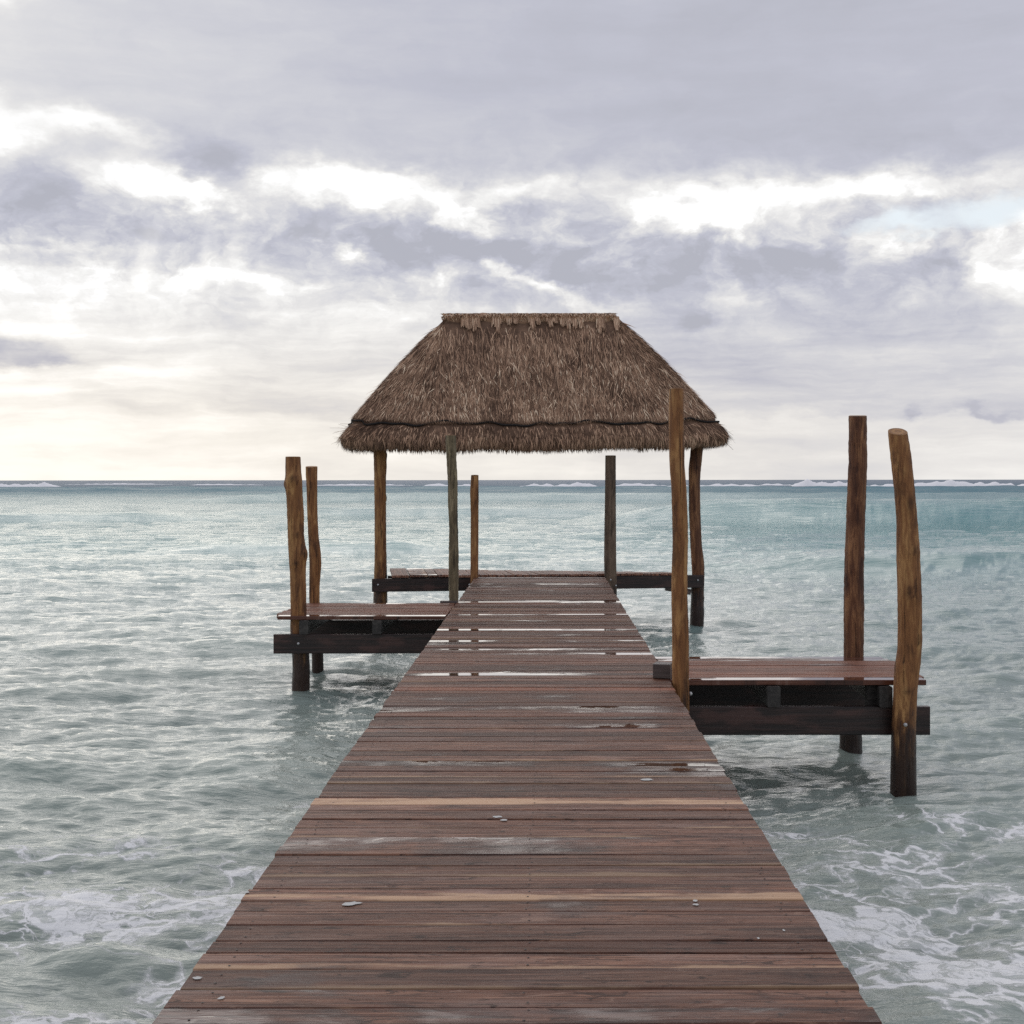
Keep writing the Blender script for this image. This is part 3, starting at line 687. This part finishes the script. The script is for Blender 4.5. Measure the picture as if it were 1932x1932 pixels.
# roof
AX, BY, RX, ZR, ZE = 3.22, 1.27, 1.49, 4.40, 2.31
def perim(t):
    """t in [0,1) round the eave: rounded rectangle; returns local x, y"""
    r = .22; a, b = AX, BY
    sx, sy = 2*(a-r), 2*(b-r); arc = math.pi*r/2; tot = 2*sx+2*sy+4*arc
    t = np.asarray(t) % 1.0; d = t*tot
    X = np.zeros_like(d); Y_ = np.zeros_like(d)
    segs = [('l', -a+r, -b, 1, 0, sx), ('c', a-r, -b+r, -PI/2, 0, arc), ('l', a, -b+r, 0, 1, sy), ('c', a-r, b-r, 0, 0, arc), ('l', a-r, b, -1, 0, sx), ('c', -a+r, b-r, PI/2, 0, arc), ('l', -a, b-r, 0, -1, sy), ('c', -a+r, -b+r, PI, 0, arc)]
    acc = 0.0
    for k, p, q, e, g_, ln in segs:
        m = (d >= acc) & (d < acc+ln+1e-9); s_ = d-acc
        if k == 'l': X = np.where(m, p+e*s_, X); Y_ = np.where(m, q+g_*s_, Y_)
        else: an = e+s_/r; X = np.where(m, p+r*np.cos(an), X); Y_ = np.where(m, q+r*np.sin(an), Y_)
        acc += ln
    return X, Y_
def roof_pt(t, s):
    """s 0 ridge .. 1 eave; s beyond 1 rolls under the lip"""
    ex, ey = perim(t); s = np.asarray(s, float)
    rx = np.clip(ex, -RX, RX); ry = np.clip(ey, -.10, .10)
    lump = .022*np.sin(ex*3.1+ey*2.0+.5)+.016*np.sin(ex*7.3+1.0)+.012*np.sin(ex*13.7+ey*9)
    sl = np.minimum(s, 1.0)
    bul = .05*np.sin(PI*sl)-.03*np.exp(-((sl-.900)/.014)**2)
    k = sl+bul*.55+lump*.3*sl
    X = rx+(ex-rx)*k; Y_ = ry+(ey-ry)*k
    Z = ZR+(ZE-ZR)*sl+bul*.35+lump*.5
    u = np.clip(s-1.0, 0, 1)                       # roll under: 0..1
    nx, ny = ex/AX, ey/BY; nn = np.hypot(nx, ny)+1e-6
    inn = .13*u*u; X = X-ex/np.abs(ex).clip(1.0)*inn*np.clip(np.abs(ex)/AX, 0, 1)**8; Y_ = Y_-np.sign(ey)*inn*np.clip(np.abs(ey)/BY, 0, 1)**2
    Z = Z-.115*np.sin(u*PI/2)*(1+.06*np.sin(ex*5+2))
    Z = Z+np.clip(ex, 0, 9)*.022*np.clip(s, 0, 1)+ex*.018*np.clip(1-s*1.2, 0, 1)
    return np.stack([X, Y_, Z], -1)
def roof_base():
    n, ss = 260, np.concatenate([np.linspace(0, .8, 14), np.linspace(.82, 1.0, 12), np.linspace(1.1, 2, 8)])
    t = np.arange(n)/n; T, S_ = np.meshgrid(t, ss); P = roof_pt(T, S_)
    # keep the base a little inside the strands
    v = P.reshape(-1, 3)*1.0; rows = len(ss); f = []
    for i in range(rows-1):
        for k in range(n): f.append((i*n+k, i*n+n+k, i*n+n+(k+1) % n, i*n+(k+1) % n))
    # underside: drawn in to a raised inner ceiling
    b = len(v); inner = np.stack([P[-1, :, 0]*.80, P[-1, :, 1]*.55, np.full(n, 3.0)], -1); v = np.concatenate([v, inner, [[0, 0, 3.9]]])
    lastr = (rows-1)*n
    for k in range(n): f.append((lastr+k, b+k, b+(k+1) % n, lastr+(k+1) % n)); f.append((b+k, b+n, b+(k+1) % n))
    f.append(tuple(range(n-1, -1, -1)))
    me = mesh('thatch_base', v, f, M_THATCH, True)
    a = me.attributes.new('shade', 'FLOAT', 'POINT'); a.data.foreach_set('value', np.full(len(v), .10, np.float32))
    return me
def strands(n, s0, s1, L0, L1, wid, seed, lift=.03, jit=.16, shade=(0.15, .75)):
    g = np.random.default_rng(seed)
    t = g.uniform(0, 1, n*3)
    ex, ey = perim(t); keep = (ey < .3) | (g.uniform(size=n*3) < .35); t = t[keep][:n]; n = len(t)
    s = np.sqrt(g.uniform(s0**2, s1**2, n)); Lr = g.uniform(L0, L1, n)
    if s1 < 1: s = np.minimum(s, .895-Lr/2.55+g.normal(0, .004, n))
    p0 = roof_pt(t, s); pa = roof_pt(t, s+.01); d = pa-p0; d /= np.linalg.norm(d, axis=1)[:, None]+1e-9
    pt = roof_pt((t+.0005) % 1, s); side = pt-p0; side /= np.linalg.norm(side, axis=1)[:, None]+1e-9
    nor = np.cross(side, d); nor /= np.linalg.norm(nor, axis=1)[:, None]+1e-9
    cen = np.array([0, 0, 2.6]); sg = np.sign(((p0-cen)*nor).sum(1)); nor *= sg[:, None]
    j = g.normal(0, jit, n)[:, None]; dd = d+side*j; dd /= np.linalg.norm(dd, axis=1)[:, None]
    L = Lr[:, None]; w_ = (wid*g.uniform(.5, 1.5, n))[:, None]
    lf = (lift*g.uniform(.1, 1, n)**2)[:, None]
    b0 = p0-nor*.008; b1 = p0+dd*L*.55+nor*lf*.6; b2 = p0+dd*L+nor*lf
    # follow the surface: sag lower tips slightly
    V_ = np.stack([b0-side*w_/2, b0+side*w_/2, b1+side*w_/2, b1-side*w_/2, b2], 1).reshape(-1, 3)
    i = np.arange(n)*5
    quads = np.stack([i, i+1, i+2, i+3], -1); tris = np.stack([i+3, i+2, i+4, i+4], -1)
    sh = np.repeat(g.uniform(shade[0], shade[1], n)**1.3, 5)
    return V_, np.stack([i, i+1, i+2, i+3], -1), np.stack([i+3, i+2, i+4], -1), sh
def build_thatch():
    VV, FQ, FT, SH = [], [], [], []; off = 0
    for args in ((60000, .04, .90, .20, .60, .011, 1, .04, .11, (.0, .85)), (14000, .05, .88, .10, .36, .011, 7, .06, .26, (.45, 1.1)), (22000, .893, 1.45, .08, .24, .012, 2, .03, .18, (.05, .95)), (9000, 1.3, 1.95, .02, .05, .008, 4, .01, .3, (0, .7)), (900, .1, .95, .1, .26, .008, 5, .12, .5, (.2, .9)), (350, 1.4, 1.9, .08, .26, .006, 6, .05, .6, (.3, 1)), (2500, .35, .85, .15, .38, .014, 8, .06, .4, (.9, 1.3))):
        v1, q, t, sh = strands(*args)
        if args[6] in (4, 6):                       # eave fringe hangs straight down
            pass
        VV.append(v1); SH.append(sh)
        tr = np.concatenate([q[:, [0, 1, 2]], q[:, [0, 2, 3]], t])+off; FT.append(tr); off += len(v1)
    me = mesh('thatch', np.concatenate(VV), np.concatenate(FT), M_THATCH, False)
    a = me.attributes.new('shade', 'FLOAT', 'POINT'); a.data.foreach_set('value', np.concatenate(SH).astype(np.float32))
    return me
roof = link('roof', roof_base(), hut)
o = link('thatch', build_thatch(), roof); o['kind'] = 'stuff'
# rope that ties the eave, sagging between its stitches
n = 420; t = np.arange(n)/n
P = roof_pt(t, .900+.012*np.sin(t*55)+.006*np.sin(t*131+1)+.004*np.sin(t*287))
ex, ey = perim(t); outw = np.stack([ex/AX*np.where(np.abs(ex) > AX-.4, 1, 0), ey/BY*np.where(np.abs(ey) > BY-.4, 1, 0), np.full(n, .3)], -1); outw /= np.linalg.norm(outw, axis=1)[:, None]
P = P+outw*.034
v_, f_ = [], []
for i in range(n):
    a = P[i]
    for k in range(6):
        an = k*PI/3; v_.append(a+outw[i]*.017*math.cos(an)+np.array([0, 0, .017*math.sin(an)]))
for i in range(n):
    for k in range(6): f_.append((i*6+k, i*6+(k+1) % 6, ((i+1) % n)*6+(k+1) % 6, ((i+1) % n)*6+k))
link('rope', mesh('rope', v_, f_, M_ROPE, True), roof)
def tuft(name, nstr, fn, seed, shade=(.6, 1.0), wid=.009):
    g = np.random.default_rng(seed); V_, T_, H_ = [], [], []
    for i in range(nstr):
        a, b = fn(g); a = np.array(a); b = np.array(b); d = b-a; sd = np.cross(d, [0, .4, 1]); sd = sd/(np.linalg.norm(sd)+1e-9)*wid*g.uniform(.6, 1.5)/2
        m = (a+b)/2+np.array([0, g.uniform(-.01, 0), g.uniform(0, .006)])
        k = len(V_); V_ += [a-sd, a+sd, m+sd, m-sd, b+sd*.6, b-sd*.6]; T_ += [(k, k+1, k+2), (k, k+2, k+3), (k+3, k+2, k+4), (k+3, k+4, k+5)]
        H_ += [g.uniform(*shade)]*6
    me = mesh(name, V_, np.array(T_), M_THATCH); at = me.attributes.new('shade', 'FLOAT', 'POINT'); at.data.foreach_set('value', np.array(H_, np.float32)); return me
def strayf(g):
    side_ = -1 if g.uniform() < .7 else 1
    a = np.array([side_*g.uniform(2.9, 3.15), -1.25+g.uniform(-.03, .05), g.uniform(2.22, 2.5)])
    return a, a+np.array([side_*g.uniform(.05, .34), -g.uniform(.02, .10), g.uniform(-.16, .06)])
o = link('stray_straw', tuft('stray_straw', 34, strayf, 77, (.5, 1.0), .009), roof); o['kind'] = 'stuff'
# ridge cap: rolled straw with ragged surface
def cap_core():
    v, f = [], []; ns, nr = 40, 14
    for i in range(ns+1):
        x_ = -RX-.03+(2*RX+.05)*i/ns; e = min(1, i/2.0, (ns-i)/2.0)**.5 if 0 < i < ns else .45
        for k in range(nr):
            a = k*math.tau/nr; r_ = .112*e*(1+.07*math.sin(i*1.7+k)+rr.uniform(-.05, .05))
            v.append((x_, 1.45*r_*math.cos(a), ZR-.035+x_*.018+.014*math.sin(x_*5)+.01*math.sin(x_*13)+r_*math.sin(a)))
    for i in range(ns):
        for k in range(nr): f.append((i*nr+k, i*nr+(k+1) % nr, (i+1)*nr+(k+1) % nr, (i+1)*nr+k))
    f.append(tuple(range(nr))); f.append(tuple(range(ns*nr+nr-1, ns*nr-1, -1)))
    me = mesh('ridge_cap', v, f, M_THATCH, True); at = me.attributes.new('shade', 'FLOAT', 'POINT'); at.data.foreach_set('value', np.full(len(v), .5, np.float32)); return me
link('ridge_cap', cap_core(), roof)
def capf(g):
    x_ = g.uniform(-RX-.03, RX+.01); a = g.uniform(.2, 2.9); r_ = .116+g.uniform(0, .016); l = g.uniform(.05, .16)
    da = g.uniform(.3, 1.2)
    p = lambda an, xx: (xx, -1.45*r_*math.cos(an), ZR-.035+xx*.018+r_*math.sin(an))
    return p(a, x_), p(a-da*.5, x_+g.uniform(-.06, .06))
o = link('ridge_straw', tuft('ridge_straw', 5200, capf, 3, (.5, 1.25)), roof); o['kind'] = 'stuff'
for j, (cx_, wd, ln, sd_) in enumerate(((640, 26, 30, 1), (660, 16, 36, 2), (688, 34, 36, 3), (782, 40, 40, 4), (835, 34, 12, 5), (862, 26, 8, 6), (937, 22, 34, 7), (962, 20, 16, 8), (1018, 26, 22, 9), (1040, 20, 14, 10), (1075, 24, 18, 11), (1100, 24, 26, 12), (1128, 30, 24, 13), (1162, 30, 24, 14), (1248, 34, 50, 15), (1322, 26, 36, 16))):
    u_ = 606+.4183*cx_; Yr = 22.9; lx0 = ((u_-UC)*Yr/F-HX)/math.cos(RZ)+.02; w2 = wd*.4183*Yr/F*.5; l2 = (ln+18)*.4183*Yr/F*1.25
    def bf(g, lx0=lx0, w2=w2, l2=l2):
        x_ = lx0+g.uniform(-w2, w2); ll = l2*g.uniform(.8, 1.05); z0 = ZR+.02+lx0*.018; dpt = g.uniform(0, .03)
        xe = 0.0 if abs(lx0) < RX else (lx0-np.sign(lx0)*RX)*.5
        ll *= 1-.35*abs((x_-lx0)/w2)**2+.3*math.sin(x_*61)
        return (x_, -.13-dpt, z0), (x_+g.uniform(-.03, .03)+xe, -.14-dpt-ll*.50, z0-ll*.86)
    link('straw_bundle', tuft('straw_bundle', 90, bf, 40+j, (.3, 1.05), .010), roof)
